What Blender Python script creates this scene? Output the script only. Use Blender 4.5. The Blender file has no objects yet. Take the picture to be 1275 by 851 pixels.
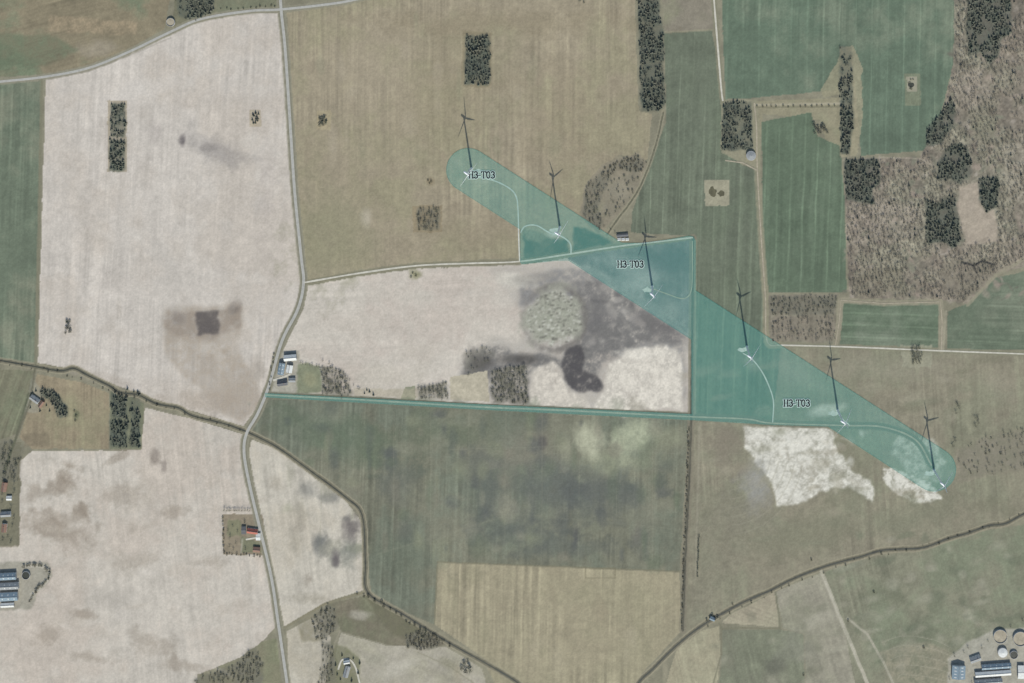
import bpy, bmesh, math, random
import numpy as np
from mathutils import Vector, Matrix
random.seed(7); rng=np.random.RandomState(11)
S=1.5                      # metres per map unit
K=np.array([1.24,1.22,1.28])
HAZE=np.array([0.009,0.010,0.011])  # air haze painted in as a faint bluish lift of the ground colours
COL=bpy.context.scene.collection
def P(x,y,z=0.0): return ((x-637.5)*S,(425.5-y)*S,z)
def lin(a):
    a=np.clip(np.asarray(a,dtype=np.float64)/255.0,0,1)
    return np.where(a<=0.04045,a/12.92,((a+0.055)/1.055)**2.4)
def C(r,g,b,m=1.0):
    v=np.clip(lin([r,g,b])/K*m,0,0.85); return (float(v[0]),float(v[1]),float(v[2]),1.0)
# ------------------------------------------------------------ tagging
def tag(o,label=None,cat=None,group=None,kind=None):
    if label: o['label']=label
    if cat: o['category']=cat
    if group: o['group']=group
    if kind: o['kind']=kind
    return o
def empty(name,loc,rz=0.0):
    o=bpy.data.objects.new(name,None); COL.objects.link(o); o.location=loc; o.rotation_euler=(0,0,rz)
    o.empty_display_size=2; return o
def link(name,me,parent=None):
    o=bpy.data.objects.new(name,me); COL.objects.link(o)
    if parent is not None: o.parent=parent
    return o
def arrmesh(name,V,F,mats,mi=None,smooth=False):
    V=np.asarray(V,dtype=np.float32); F=np.asarray(F,dtype=np.int32)
    me=bpy.data.meshes.new(name); n=len(V); m,k=F.shape
    me.vertices.add(n); me.vertices.foreach_set('co',V.ravel())
    me.loops.add(m*k); me.loops.foreach_set('vertex_index',F.ravel())
    me.polygons.add(m)
    me.polygons.foreach_set('loop_start',np.arange(0,m*k,k,dtype=np.int32))
    me.polygons.foreach_set('loop_total',np.full(m,k,dtype=np.int32))
    for a in mats: me.materials.append(a)
    if mi is not None: me.polygons.foreach_set('material_index',np.asarray(mi,dtype=np.int32))
    me.update(calc_edges=True)
    return me
def pymesh(name,V,F,mat):
    me=bpy.data.meshes.new(name); me.from_pydata([tuple(v) for v in V],[],F); me.materials.append(mat); me.update(); return me
# ------------------------------------------------------------ materials
def mat(name,col,rough=0.9,nscale=0.2,namp=0.2,detail=6,attr=False,bump=0.0,spec=0.2,metal=0.0,n2=None):
    m=bpy.data.materials.new(name); m.use_nodes=True; nt=m.node_tree; N=nt.nodes; L=nt.links
    b=N['Principled BSDF']; b.inputs['Roughness'].default_value=rough
    b.inputs['Specular IOR Level'].default_value=spec; b.inputs['Metallic'].default_value=metal
    geo=N.new('ShaderNodeNewGeometry')
    no=N.new('ShaderNodeTexNoise'); no.inputs['Scale'].default_value=nscale; no.inputs['Detail'].default_value=detail; no.inputs['Roughness'].default_value=0.65
    L.new(geo.outputs['Position'],no.inputs['Vector'])
    mr=N.new('ShaderNodeMapRange'); mr.inputs['From Min'].default_value=0.3; mr.inputs['From Max'].default_value=0.7
    mr.inputs['To Min'].default_value=1-namp; mr.inputs['To Max'].default_value=1+namp
    L.new(no.outputs['Fac'],mr.inputs['Value'])
    mx=N.new('ShaderNodeVectorMath'); mx.operation='SCALE'
    if attr:
        at=N.new('ShaderNodeAttribute'); at.attribute_name='Col'; L.new(at.outputs['Color'],mx.inputs[0])
    else:
        mx.inputs[0].default_value=col[:3]
    L.new(mr.outputs['Result'],mx.inputs['Scale'])
    out=mx.outputs['Vector']
    if n2:
        no2=N.new('ShaderNodeTexNoise'); no2.inputs['Scale'].default_value=n2[0]; no2.inputs['Detail'].default_value=3
        L.new(geo.outputs['Position'],no2.inputs['Vector'])
        mr2=N.new('ShaderNodeMapRange'); mr2.inputs['From Min'].default_value=0.35; mr2.inputs['From Max'].default_value=0.65
        L.new(no2.outputs['Fac'],mr2.inputs['Value'])
        mm=N.new('ShaderNodeMix'); mm.data_type='RGBA'; mm.inputs[7].default_value=n2[1]
        L.new(mr2.outputs['Result'],mm.inputs[0]); L.new(out,mm.inputs[6]); out=mm.outputs[2]
    L.new(out,b.inputs['Base Color'])
    if bump>0:
        bu=N.new('ShaderNodeBump'); bu.inputs['Strength'].default_value=bump; bu.inputs['Distance'].default_value=0.6
        L.new(no.outputs['Fac'],bu.inputs['Height']); L.new(bu.outputs['Normal'],b.inputs['Normal'])
    return m
M_soil=mat('soil_and_crops',(0,0,0),1.0,0.35,0.09,6,attr=True,bump=0.15,spec=0.05)
M_road=mat('asphalt_road',C(176,173,166),0.95,0.15,0.14,6,spec=0.1)
M_track=mat('gravel_track',C(200,194,180),0.95,0.12,0.2,6,spec=0.1)
M_dirt=mat('dirt_track',C(170,160,141),0.95,0.12,0.25,6,spec=0.1)
M_pad=mat('gravel_pad',C(200,200,190),0.95,0.12,0.2,6,spec=0.1)
M_water=mat('dark_water',C(66,68,60),0.5,0.1,0.3,3,spec=0.3)
M_con=mat('conifer_foliage',C(98,106,95),0.95,0.22,0.35,4,n2=(0.06,C(122,121,109)))
M_bare=mat('bare_twigs',C(138,128,116),0.95,0.15,0.3,4,n2=(0.04,C(116,115,104)))
M_bare2=mat('dark_bare_twigs',C(126,123,110),0.95,0.15,0.3,4,n2=(0.05,C(98,104,88)))
M_bush=mat('shrub_leaves',C(98,101,84),0.95,0.25,0.35,4,n2=(0.04,C(112,106,92)))
M_trunk=mat('bark',C(124,117,105),0.95,0.4,0.25)
M_white=mat('white_turbine_paint',(0.72,0.73,0.72,1),0.45,0.1,0.04,2,spec=0.4)
M_glass=mat('window_glass',(0.05,0.06,0.07,1),0.15,0.3,0.1,2,spec=0.5)
M_dark=mat('dark_door',(0.08,0.07,0.06,1),0.6,0.3,0.1,2)
def roofmat(n,r,g,b): return mat(n,C(r,g,b),0.8,0.35,0.16,6)
R_grey=roofmat('grey_roof',150,152,152); R_blue=roofmat('blue_grey_roof',132,148,158); R_white=roofmat('white_roof',214,214,210)
R_red=roofmat('red_tile_roof',172,106,92); R_dark=roofmat('dark_roof',100,100,102); R_brown=roofmat('brown_roof',140,112,98)
W_white=mat('white_wall',(0.7,0.69,0.66,1),0.9,0.5,0.06); W_brick=mat('brick_wall',(0.32,0.18,0.13,1),0.9,0.5,0.15); W_grey=mat('concrete_wall',(0.4,0.4,0.39,1),0.9,0.4,0.1)
# ------------------------------------------------------------ noise toolkit
TAB=[np.random.RandomState(100+i).rand(256,256).astype(np.float32) for i in range(24)]
def vn(X,Y,sx,sy,seed):
    T=TAB[seed%24]; u=X/sx+seed*7.31; v=Y/sy+seed*3.17
    i=np.floor(u); j=np.floor(v); fu=u-i; fv=v-j; i=i.astype(np.int32)&255; j=j.astype(np.int32)&255
    fu=fu*fu*(3-2*fu); fv=fv*fv*(3-2*fv); i2=(i+1)&255; j2=(j+1)&255
    return (T[i,j]*(1-fu)*(1-fv)+T[i2,j]*fu*(1-fv)+T[i,j2]*(1-fu)*fv+T[i2,j2]*fu*fv)
def fbm(X,Y,s,seed,octv=4):
    a=0.5; t=0; n=0
    for o in range(octv):
        t=t+a*vn(X,Y,s,s,seed+o); n+=a; a*=0.55; s*=0.48
    return t/n-0.5
ST=1.25
xs=np.arange(-40,1316,ST); ys=np.arange(-40,892,ST); nx=len(xs); ny=len(ys)
X,Y=np.meshgrid(xs,ys); X=X.astype(np.float32); Y=Y.astype(np.float32)
WX=fbm(X,Y,9,1,3)*2; WY=fbm(X,Y,9,5,3)*2
WXL=fbm(X,Y,40,9,5)*2; WYL=fbm(X,Y,40,14,5)*2
NL=fbm(X,Y,70,3,5); NM=fbm(X,Y,22,7,5); NS=fbm(X,Y,6,12,3); NF=vn(X,Y,1.7,1.7,4)-0.5
# patchy strength of the drill rows, so stripes fade in and out
ROW=np.clip(0.75+2.6*fbm(X,Y,110,17,4)+1.2*fbm(X,Y,30,2,3),0.05,1.6)
def ext(p):
    r=[]
    for x,y in p:
        x=-60 if x<=0 else (1340 if x>=1275 else x); y=-60 if y<=0 else (920 if y>=851 else y); r.append((x,y))
    return r
def pip(poly,A,B):
    ins=np.zeros(A.shape,bool); n=len(poly)
    for k in range(n):
        x1,y1=poly[k]; x2,y2=poly[(k+1)%n]
        if y1==y2: continue
        c=((y1>B)!=(y2>B))&(A<(x2-x1)*(B-y1)/(y2-y1)+x1)
        ins^=c
    return ins
def window(x0,x1,y0,y1,pad=12):
    i0=max(0,int((x0-pad-xs[0])/ST)); i1=min(nx,int((x1+pad-xs[0])/ST)+2)
    j0=max(0,int((y0-pad-ys[0])/ST)); j1=min(ny,int((y1+pad-ys[0])/ST)+2)
    return slice(j0,max(j1,j0)),slice(i0,max(i1,i0))
def pmask(poly,warp=0.7,big=0.0):
    poly=ext(poly); px=[p[0] for p in poly]; py=[p[1] for p in poly]
    w=window(min(px),max(px),min(py),max(py),12+big)
    m=np.zeros(X.shape,bool)
    m[w]=pip(poly,X[w]+WX[w]*warp+WXL[w]*big,Y[w]+WY[w]*warp+WYL[w]*big)
    return m
img=np.zeros((ny,nx,3),np.float32); img[:]=(138,132,111)
img*= (1+0.18*NM+0.16*NS)[...,None]
fid=np.zeros((ny,nx),np.int32)
fields=[]
def field(label,poly,col,ang=0,streak=0.05,mott=0.06,col2=None,tram=None,warp=0.7,grain=0.045,name='crop_field'):
    m=pmask(poly,warp); fields.append((name,label)); k=len(fields); fid[m]=k
    x=X[m]+WXL[m]*1.2; y=Y[m]; a=math.radians(ang); u=x*math.cos(a)+y*math.sin(a); v=-x*math.sin(a)+y*math.cos(a)
    s=((vn(u,v,1.8,60,k)-0.5)*0.8+(vn(u,v,4.0,90,k+3)-0.5)*0.6+(vn(u,v,11,170,k+5)-0.5)*0.4)*ROW[m]
    c=np.tile(np.array(col,np.float32),(len(x),1))
    if col2 is not None:
        t=np.clip(NL[m]*3.6+NM[m]*2.0+s*0.4+0.35,0,1)[:,None]; c=c*(1-t)+np.array(col2,np.float32)*t
    f=1+streak*s*1.7+mott*(NM[m]*1.8+NL[m]*1.4)+grain*(NF[m]*1.0+NS[m]*1.6)
    if tram:
        sp,off,amp=tram; q=((u+off)/sp)%1.0; d=np.abs(q-0.5)*sp
        f=f+amp*np.clip(1.3-d,0,1)*(0.4+1.0*vn(u,v,9,40,k+2))*np.clip(ROW[m],0.2,1.2)
    img[m]=c*f[:,None]
    return m
def patch(poly,col,st=1.0,warp=1.5,big=0.0,soft=0,noise=0.0):
    m=pmask(poly,warp,big).astype(np.float32)
    for _ in range(soft):
        m=(m+np.roll(m,1,0)+np.roll(m,-1,0)+np.roll(m,1,1)+np.roll(m,-1,1))/5
    q=np.nonzero(m>0.004)
    f=m[q]*st
    if noise: f=np.clip(f*(1+noise*(NS[q]*2.4+NF[q]+NM[q]*2)),0,1)
    img[q]=img[q]*(1-f[:,None])+np.array(col,np.float32)*f[:,None]*(1+0.06*NF[q]+0.12*NS[q])[:,None]
def blob(x,y,rx,ry,col,st=0.8,ang=0,rag=1.2,hard=1.2):
    R=max(rx,ry)*2.2+6; w=window(x-R,x+R,y-R,y+R); wa=min(10,0.35*min(rx,ry)); A=X[w]+WXL[w]*wa*1.8-x; B=Y[w]+WYL[w]*wa*1.8-y; a=math.radians(ang)
    u=(A*math.cos(a)+B*math.sin(a))/rx; v=(-A*math.sin(a)+B*math.cos(a))/ry
    r=np.sqrt(u*u+v*v)+rag*(NM[w]*1.3+NS[w]*0.6)
    f=np.clip((1.2-r)*hard,0,1)*st
    f=(f*(1+0.6*NS[w]))[...,None]
    img[w]=img[w]*(1-f)+np.array(col,np.float32)*f*(1+0.05*NF[w])[...,None]
def line(pts,wd,col,st=0.8,soft=0.9,rag=0.5):
    for (x1,y1),(x2,y2) in zip(pts[:-1],pts[1:]):
        w=window(min(x1,x2),max(x1,x2),min(y1,y2),max(y1,y2),wd+6)
        A=X[w]+WX[w]*rag; B=Y[w]+WY[w]*rag; dx=x2-x1; dy=y2-y1; L2=dx*dx+dy*dy+1e-6
        t=np.clip(((A-x1)*dx+(B-y1)*dy)/L2,0,1); d=np.hypot(A-x1-t*dx,B-y1-t*dy)
        f=np.clip((wd/2-d)/soft+0.5,0,1)*st; f=np.clip(f*(1+0.9*NS[w]),0,1)[...,None]
        img[w]=img[w]*(1-f)+np.array(col,np.float32)*f
def smooth(pts,n=6):
    p=[Vector((a,b)) for a,b in pts]; q=[p[0]*2-p[1]]+p+[p[-1]*2-p[-2]]; out=[]
    for i in range(1,len(q)-2):
        for k in range(n):
            t=k/n; a,b,c,d=q[i-1],q[i],q[i+1],q[i+2]
            v=0.5*((2*b)+(c-a)*t+(2*a-5*b+4*c-d)*t*t+(3*b-a-3*c+d)*t**3); out.append((v.x,v.y))
    out.append(tuple(p[-1])); return out
# ------------------------------------------------------------ fields
field('tan and green field above the curved road in the top left corner',[(0,0),(222,0),(205,36),(160,62),(110,82),(55,94),(0,98)],(144,132,107),75,.08,.14,(110,118,94))
patch([(60,20),(170,28),(168,44),(60,40)],(166,146,118),.55,2,4,2,.5); patch([(0,40),(60,44),(100,60),(60,80),(0,86)],(104,114,90),.5,2,4,3,.5)
field('rough grass between trees along the top edge',[(222,0),(345,0),(345,10),(250,20),(215,35)],(130,126,102),0,.04,.12,(114,116,94))
field('narrow green field along the left edge',[(0,104),(51,101),(43,452),(0,445)],(112,121,101),2,.09,.1,(124,126,106),(13,0,.06))
field('large pale bare field left of the main road',[(57,98),(110,87),(160,67),(210,44),(250,27),(310,17),(347,17),(353,60),(358,150),(364,240),(372,320),(375,353),(367,385),(347,425),(330,480),(317,512),(303,531),(240,512),(195,498),(150,482),(110,465),(75,457),(47,452)],(203,192,180),3,.06,.06,(190,178,165),(19,0,-.025),.7,.03)
field('large tan stubble field with small woods, top centre',[(357,16),(420,6),(450,0),(790,0),(792,60),(795,138),(812,142),(806,200),(770,193),(735,225),(722,265),(770,302),(700,314),(645,322),(520,327),(450,336),(383,349),(372,240),(366,150)],(161,148,124),0,.1,.09,(147,138,112),(13,4,.04))
field('pale bare field with dark wet hollows in the middle',[(384,356),(450,344),(520,335),(590,332),(645,331),(706,322),(861,415),(858,513),(600,503),(450,494),(335,488),(345,455),(358,425),(378,385)],(203,192,178),88,.05,.07,(188,175,162),None,.7,.03)
field('dark damp soil beside the wind turbine track',[(706,322),(770,311),(861,299),(861,418)],(122,116,114),0,.06,.25,(154,148,141))
field('rough tan ground beside the northern track',[(820,0),(886,0),(889,36),(828,40)],(142,133,116),0,.05,.12,(130,127,104))
field('long green field with tramlines, right of centre',[(827,42),(886,38),(893,70),(897,125),(901,190),(925,205),(942,212),(948,330),(953,425),(972,432),(962,524),(866,518),(865,300),(862,294),(785,290),(788,262),(806,212),(830,150)],(112,118,99),2,.09,.12,(103,110,91),(16,6,.12))
field('large green field with tramlines, top right',[(897,0),(1189,0),(1187,80),(1172,140),(1150,188),(1072,194),(1066,120),(1060,60),(1045,58),(1045,112),(940,122),(903,124)],(104,119,99),1,.07,.09,(115,124,104),(20,4,.14))
field('tan grass corner beside the square wood',[(940,126),(1045,122),(1046,200),(1030,182),(1022,150),(950,142),(944,200),(940,200)],(152,144,118),0,.05,.1,(134,132,106))
field('green rectangular field with tramlines beside the forest',[(948,152),(985,145),(1010,140),(1018,170),(1046,182),(1051,240),(1053,300),(1054,364),(957,364),(950,300)],(103,117,95),2,.07,.1,(99,111,91),(16,8,.14))
field('brown woodland floor in the top right',[(1189,0),(1275,0),(1275,322),(1240,340),(1205,378),(1172,374),(1150,372),(1058,372),(1054,300),(1050,198),(1145,196),(1172,150),(1187,80)],(150,138,122),-38,.12,.3,(132,126,109),None,1.5,.2,'woodland_floor')
field('brown wood floor under the square copse',[(957,368),(1042,366),(1040,428),(957,425)],(142,133,115),0,.1,.2,(120,117,100),None,1,.1,'woodland_floor')
field('small green field below the forest',[(1050,377),(1100,380),(1150,376),(1169,380),(1168,433),(1046,429)],(105,118,96),92,.07,.1,(114,122,103),(15,0,.1))
field('green field on the right edge below the forest',[(1180,388),(1205,378),(1240,346),(1275,325),(1275,438),(1179,434)],(107,117,97),92,.07,.1,(115,121,102),(15,0,.1))
field('brown green field around the two eastern turbines',[(974,433),(1050,433),(1170,439),(1275,443),(1275,636),(1230,650),(1180,667),(1120,680),(1070,690),(1020,703),(960,730),(905,756),(870,775),(862,780),(858,700),(865,525),(962,530)],(146,138,117),-4,.08,.16,(129,126,105),(14,0,.04))
field('grey green field in the centre with pale spots',[(328,497),(450,502),(600,511),(858,524),(853,600),(846,712),(545,700),(540,778),(500,760),(462,737),(458,700),(455,640),(430,615),(390,585),(345,553),(314,536)],(126,124,105),2,.11,.16,(108,111,95),(13,2,.06))
field('yellow tan field in the lower centre',[(545,700),(700,706),(846,713),(848,786),(800,838),(780,851),(650,851),(600,818),(541,778)],(164,153,126),1,.1,.08,(152,143,117),(11,3,.05))
field('mottled green field in the lower right',[(1026,713),(1070,698),(1120,688),(1180,675),(1230,660),(1275,645),(1275,783),(1200,815),(1178,851),(1085,851)],(140,137,115),-14,.08,.18,(120,123,101),(14,0,.06))
field('tan parcel beside the southern bend of the eastern stream',[(895,780),(872,786),(842,810),(808,851),(886,851),(897,815)],(166,156,130),-14,.07,.1,(156,149,124))
field('small tan triangle parcel inside the stream bend',[(898,776),(908,766),(960,740),(964,738),(971,781)],(168,157,134),-70,.07,.1,(157,149,126))
field('grey green parcel left of the pale field path',[(899,784),(972,784),(1000,790),(1004,851),(889,851),(899,815)],(136,134,114),-14,.07,.16,(120,121,101))
field('pale grey parcel right of the tan triangle',[(966,737),(1023,713),(1050,778),(1078,851),(1006,851),(1002,790),(975,782)],(160,153,134),-18,.07,.14,(138,134,115))
field('pale bare field in the lower left',[(40,562),(176,561),(180,508),(240,522),(302,541),(300,560),(308,605),(321,660),(334,720),(343,780),(330,796),(300,818),(250,840),(236,851),(0,851),(0,682),(20,680),(24,575)],(201,190,176),-6,.05,.1,(186,173,159),(17,0,-.02),.7,.03)
field('pale triangular field between road and stream',[(313,547),(345,560),(390,594),(430,624),(450,650),(453,735),(405,750),(354,780),(342,720),(330,660),(317,605),(310,565)],(199,189,173),-8,.05,.1,(184,173,156),None,.7,.03)
field('small green field at the left edge below the stream',[(0,457),(42,462),(36,490),(20,540),(0,572)],(124,120,98),18,.08,.12,(112,114,91),(11,0,.08))
field('brown paddock beside the left farm',[(46,466),(100,476),(136,490),(136,559),(40,559),(24,545),(38,500)],(156,141,115),0,.06,.12,(140,132,105))
field('grass around two dark rows of conifers',[(137,484),(150,487),(180,503),(175,560),(137,559)],(126,126,102),0,.05,.1)
field('pale strip beside the road near the bottom edge',[(357,786),(408,760),(412,800),(395,851),(363,851)],(190,181,164),0,.05,.1,(174,164,146))
field('brown scrub beside the southern stream',[(408,752),(455,742),(505,770),(556,803),(505,808),(480,802),(425,786)],(130,121,102),0,.05,.22,(110,108,87))
field('grey tan field at the bottom edge by the stream',[(424,788),(480,804),(556,806),(600,832),(625,851),(440,851),(418,815)],(178,169,152),-60,.06,.14,(156,149,130))
field('rough green corner beside the road at the bottom',[(246,840),(300,820),(325,800),(345,795),(357,851),(235,851)],(140,134,109),0,.05,.15,(122,121,96))
# blotches and wet hollows in the soil
blob(229,176,4.5,8,(114,106,104),.9,0,.6); blob(278,188,36,18,(150,142,136),.55,30); blob(262,183,10,5,(136,128,122),.5)
patch([(206,385),(240,378),(302,378),(300,400),(290,430),(318,470),(322,510),(300,528),(266,512),(250,486),(232,470),(210,440),(204,410)],(160,146,130),.55,3,9,9,.7)
patch([(208,388),(300,384),(296,410),(262,424),(226,420),(206,412)],(146,132,118),.5,3,6,5,.6)
patch([(243,387),(272,387),(273,416),(246,417)],(100,92,88),.9,2.2,1,2,.3); blob(292,386,12,9,(116,106,98),.6); blob(225,398,9,9,(124,114,106),.45)
blob(195,165,16,7,(170,159,151),.4,90); blob(320,462,10,18,(150,138,124),.45); blob(262,500,60,16,(166,150,133),.5); blob(120,470,40,8,(170,156,141),.4,15)
blob(105,280,14,50,(178,167,155),.35); blob(150,350,24,20,(181,170,159),.35); blob(215,330,20,30,(182,173,162),.35); blob(330,250,12,60,(183,170,159),.4); blob(180,110,60,14,(212,202,191),.5,-20); blob(120,60,30,10,(188,176,162),.3)
blob(455,270,8,12,(184,172,152),.7); blob(410,300,45,60,(143,139,110),.5); blob(560,120,70,80,(150,138,110),.35); blob(470,90,60,60,(172,158,134),.45); blob(690,150,60,70,(153,139,114),.4); blob(620,30,160,18,(146,133,108),.5); blob(600,290,80,20,(148,136,112),.5)
for i in range(46):
    blob(random.uniform(370,790),random.uniform(20,300),random.uniform(3,10),random.uniform(8,26),random.choice([(172,159,136),(146,135,110),(140,136,110),(150,136,114)]),.38)
for i in range(44):
    blob(random.uniform(60,340),random.uniform(120,480),random.uniform(4,14),random.uniform(6,20),random.choice([(184,172,159),(212,202,190),(178,166,153),(190,177,162)]),.32)
# middle field hollows
patch([(570,475),(582,440),(625,420),(660,425),(655,385),(620,360),(600,338),(690,324),(715,326),(862,412),(862,514),(745,512),(660,505),(610,500)],(172,164,154),.65,3,14,14,.7)
patch([(648,345),(690,334),(720,336),(800,372),(856,410),(856,500),(820,440),(790,430),(740,450),(716,430),(724,400),(712,372),(690,362),(664,372),(650,380)],(136,132,128),.7,3,10,9,.8)
patch([(574,468),(584,450),(604,434),(630,430),(660,446),(672,440),(700,446),(718,432),(716,405),(708,372),(730,355),(762,360),(790,376),(840,412),(852,432),(800,422),(768,436),(752,456),(744,470),(750,484),(738,490),(716,488),(704,472),(664,458),(658,504),(612,503),(612,470),(592,474)],(116,112,108),.72,3,9,8,.9)
for i in range(90):
    x=random.uniform(700,858); y=random.uniform(340,440)
    if y<330+(x-706)*.55: continue
    blob(x,y,random.uniform(3,12),random.uniform(2,7),random.choice([(164,156,147),(98,95,94),(146,140,132),(110,107,104),(178,170,160)]),.5,random.uniform(-30,60))
blob(596,452,20,15,(88,84,80),.85,30); patch([(708,432),(722,428),(728,446),(726,462),(744,468),(752,478),(748,488),(726,490),(712,484),(702,470),(700,452)],(84,80,80),.9,3,3,2,.4); blob(742,400,16,28,(110,106,104),.6); blob(820,405,30,12,(108,103,101),.5,25); blob(650,448,30,7,(88,84,80),.8)
patch([(756,456),(778,438),(800,430),(830,430),(852,446),(853,512),(742,510),(752,488)],(213,203,188),.95,4,7,4,.3); blob(800,440,30,8,(224,215,200),.7)
patch([(662,466),(690,448),(700,462),(706,488),(730,494),(738,508),(660,504)],(206,195,180),.9,3,5,4,.35)
for i in range(26):
    a=i/26*6.283; blob(690+38*math.cos(a),397+40*math.sin(a),7,5,(112,106,100),.65 if math.cos(a)>-.5 else .35,math.degrees(a)+90)
blob(689,396,33,35,(160,158,142),1.0,0,.6,2.6); blob(440,400,40,20,(189,176,162),.4); blob(520,440,30,14,(187,174,159),.4); blob(560,400,50,24,(193,180,166),.4); blob(480,470,60,14,(190,179,162),.4)
blob(630,350,40,9,(215,206,190),.6); blob(668,346,30,7,(144,138,130),.5,-10); blob(490,370,50,12,(192,182,168),.4)
for i in range(230):
    a=random.uniform(0,6.28); r=34*math.sqrt(random.random()); blob(690+r*math.cos(a),397+r*math.sin(a),random.uniform(1.3,2.6),random.uniform(1.2,2.0),random.choice([(120,118,106),(194,191,176),(136,134,120),(180,178,162),(110,107,97)]),.75,0,.3)
patch([(560,470),(607,462),(609,500),(560,498)],(184,173,150),.95,1); patch([(503,482),(517,480),(517,498),(500,498)],(126,131,103),.8,2)
blob(516,342,10,9,(140,136,104),.9); patch([(440,484),(520,484),(520,496),(440,492)],(172,161,138),.6,2,2,1)
# teal zone soils
blob(780,330,60,12,(162,155,149),.7,20); blob(830,330,26,18,(102,98,100),.7); blob(795,352,22,12,(180,176,168),.7); blob(740,318,20,6,(112,106,104),.6); blob(835,385,20,14,(164,157,148),.6)
patch([(652,284),(690,298),(708,300),(708,316),(652,325)],(84,90,78),.85,2,2,2,.4); patch([(714,284),(728,283),(764,304),(714,314)],(82,90,78),.85,2,2,2,.4)
patch([(652,286),(668,283),(690,292),(670,304),(656,300)],(152,147,124),.7,2,3,2,.5); blob(690,292,9,5,(196,194,180),.8)
blob(935,455,16,12,(152,148,132),.8); blob(1030,512,20,6,(192,188,172),.85,-10); blob(1000,470,40,14,(154,147,128),.6,30); blob(600,224,14,5,(182,172,152),.6)
# central field
blob(737,543,24,27,(188,186,158),.8,0,.9,1.5); blob(788,546,20,30,(180,182,152),.8,0,.9,1.5); blob(770,575,64,16,(158,160,133),.65); blob(830,550,24,22,(150,151,124),.55); blob(700,610,105,44,(100,103,98),.6); blob(640,560,70,30,(134,128,112),.6); blob(560,540,70,24,(106,113,92),.6); blob(705,556,10,24,(166,164,138),.5)
blob(420,545,80,30,(102,113,92),.65,20); blob(676,552,6,9,(82,78,78),.9,0,.5); blob(716,672,5,17,(84,83,82),.7,8); blob(560,650,50,50,(138,134,114),.5); blob(490,600,30,30,(108,110,100),.55); blob(640,660,60,24,(95,98,93),.6); blob(800,640,40,40,(122,121,104),.5); blob(500,690,40,30,(110,115,97),.5); blob(600,600,24,50,(94,98,92),.5); blob(780,610,30,20,(96,99,94),.5); blob(700,680,70,16,(98,101,94),.5)
for i in range(120):
    blob(random.uniform(340,845),random.uniform(505,700),random.uniform(3,16),random.uniform(5,24),random.choice([(146,142,122),(92,97,89),(104,113,91),(134,127,110),(90,92,90),(140,141,114)]),random.uniform(.3,.55))
for i in range(10): line([(400+i*46+random.uniform(-3,3),512 if i>1 else 560),(398+i*46,698)],1.0,(146,143,122),.3)
line([(560,560),(700,556),(852,566)],1.2,(142,140,120),.3); line([(470,690),(640,640),(850,660)],1.2,(140,138,118),.25)
line([(729,708),(766,708),(766,720),(729,720),(729,708)],1.6,(124,116,92),.5)
for i in range(24): blob(random.uniform(550,840),random.uniform(712,840),random.uniform(3,12),random.uniform(8,22),random.choice([(174,163,137),(146,139,112),(150,138,114)]),.35)
# eastern field
sand=(210,204,190)
patch([(925,532),(1020,531),(1040,536),(1042,562),(1060,585),(1086,597),(1090,628),(1055,606),(1030,612),(985,628),(968,626),(962,600),(945,580),(928,560)],sand,.93,4,8,2,.35)
patch([(1098,584),(1130,590),(1160,600),(1172,622),(1140,627),(1110,612),(1100,600)],sand,.9,3,4,1,.6); patch([(1120,540),(1165,545),(1180,575),(1172,600),(1130,590),(1108,565)],(180,176,160),.7,3,6,3,.7)
for i in range(60): 
    x=random.uniform(935,1080); y=random.uniform(535,612); blob(x,y,random.uniform(2,8),random.uniform(1.5,4),random.choice([(186,178,160),(222,218,206),(172,165,149),(160,152,136)]),.5,random.uniform(0,90))
blob(942,598,22,34,(154,151,144),.85,20); blob(905,555,28,34,(132,122,106),.6); blob(930,640,40,20,(140,133,115),.5); blob(1100,460,80,16,(156,148,128),.5); blob(1000,660,70,26,(130,127,105),.6,-14); blob(1130,650,60,20,(128,127,105),.6,-14); blob(1240,480,40,20,(158,149,128),.5)
for i in range(70):
    blob(random.uniform(870,1270),random.uniform(445,690),random.uniform(6,26),random.uniform(3,9),random.choice([(158,150,129),(124,120,99),(132,131,109),(150,140,119)]),.42,-10)
patch([(1190,560),(1230,540),(1275,528),(1275,580),(1230,592),(1190,602)],(146,136,117),.55,2,6,3,.8)
patch([(862,660),(905,600),(935,630),(930,690),(862,776)],(130,125,106),.4,2,4,3)
for k in range(7): 
    r=40+k*11; line([(905+r*math.cos(t)*0.9,560+r*math.sin(t)) for t in np.linspace(0.2,1.5,14)],1.2,(158,151,131),.35)
# SE
blob(990,800,26,24,(140,137,121),.5); blob(965,828,16,11,(106,105,91),.75); blob(1020,770,20,12,(174,167,148),.6,-20); blob(1210,768,14,10,(180,173,155),.85,60); blob(1150,790,22,18,(108,111,91),.55); blob(1100,740,26,18,(114,117,95),.55)
for i in range(90):
    blob(random.uniform(1040,1270),random.uniform(665,840),random.uniform(4,16),random.uniform(3,8),random.choice([(166,161,141),(114,118,96),(156,150,130),(106,111,91)]),.45,-15)
for i in range(24): blob(random.uniform(860,1060),random.uniform(755,850),random.uniform(4,12),random.uniform(3,7),random.choice([(168,161,141),(122,120,101)]),.35,-15)
patch([(1096,812),(1150,800),(1190,812),(1178,851),(1112,851)],(150,140,119),.5,2,4,3,.6)
for k in range(5): line(smooth([(1098+k*5,800+k*11),(1125,792+k*12),(1160,796+k*12),(1184,806+k*11)]),1.2,(170,162,142),.35)
line([(1055,770),(1080,790),(1100,825),(1112,851)],3,(172,165,146),.85); line([(896,776),(898,783),(925,782),(972,783)],2,(120,116,95),.65); line([(966,738),(971,782)],1.6,(118,116,95),.75); line([(898,780),(898,815),(888,851)],1.6,(120,116,95),.7)
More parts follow.
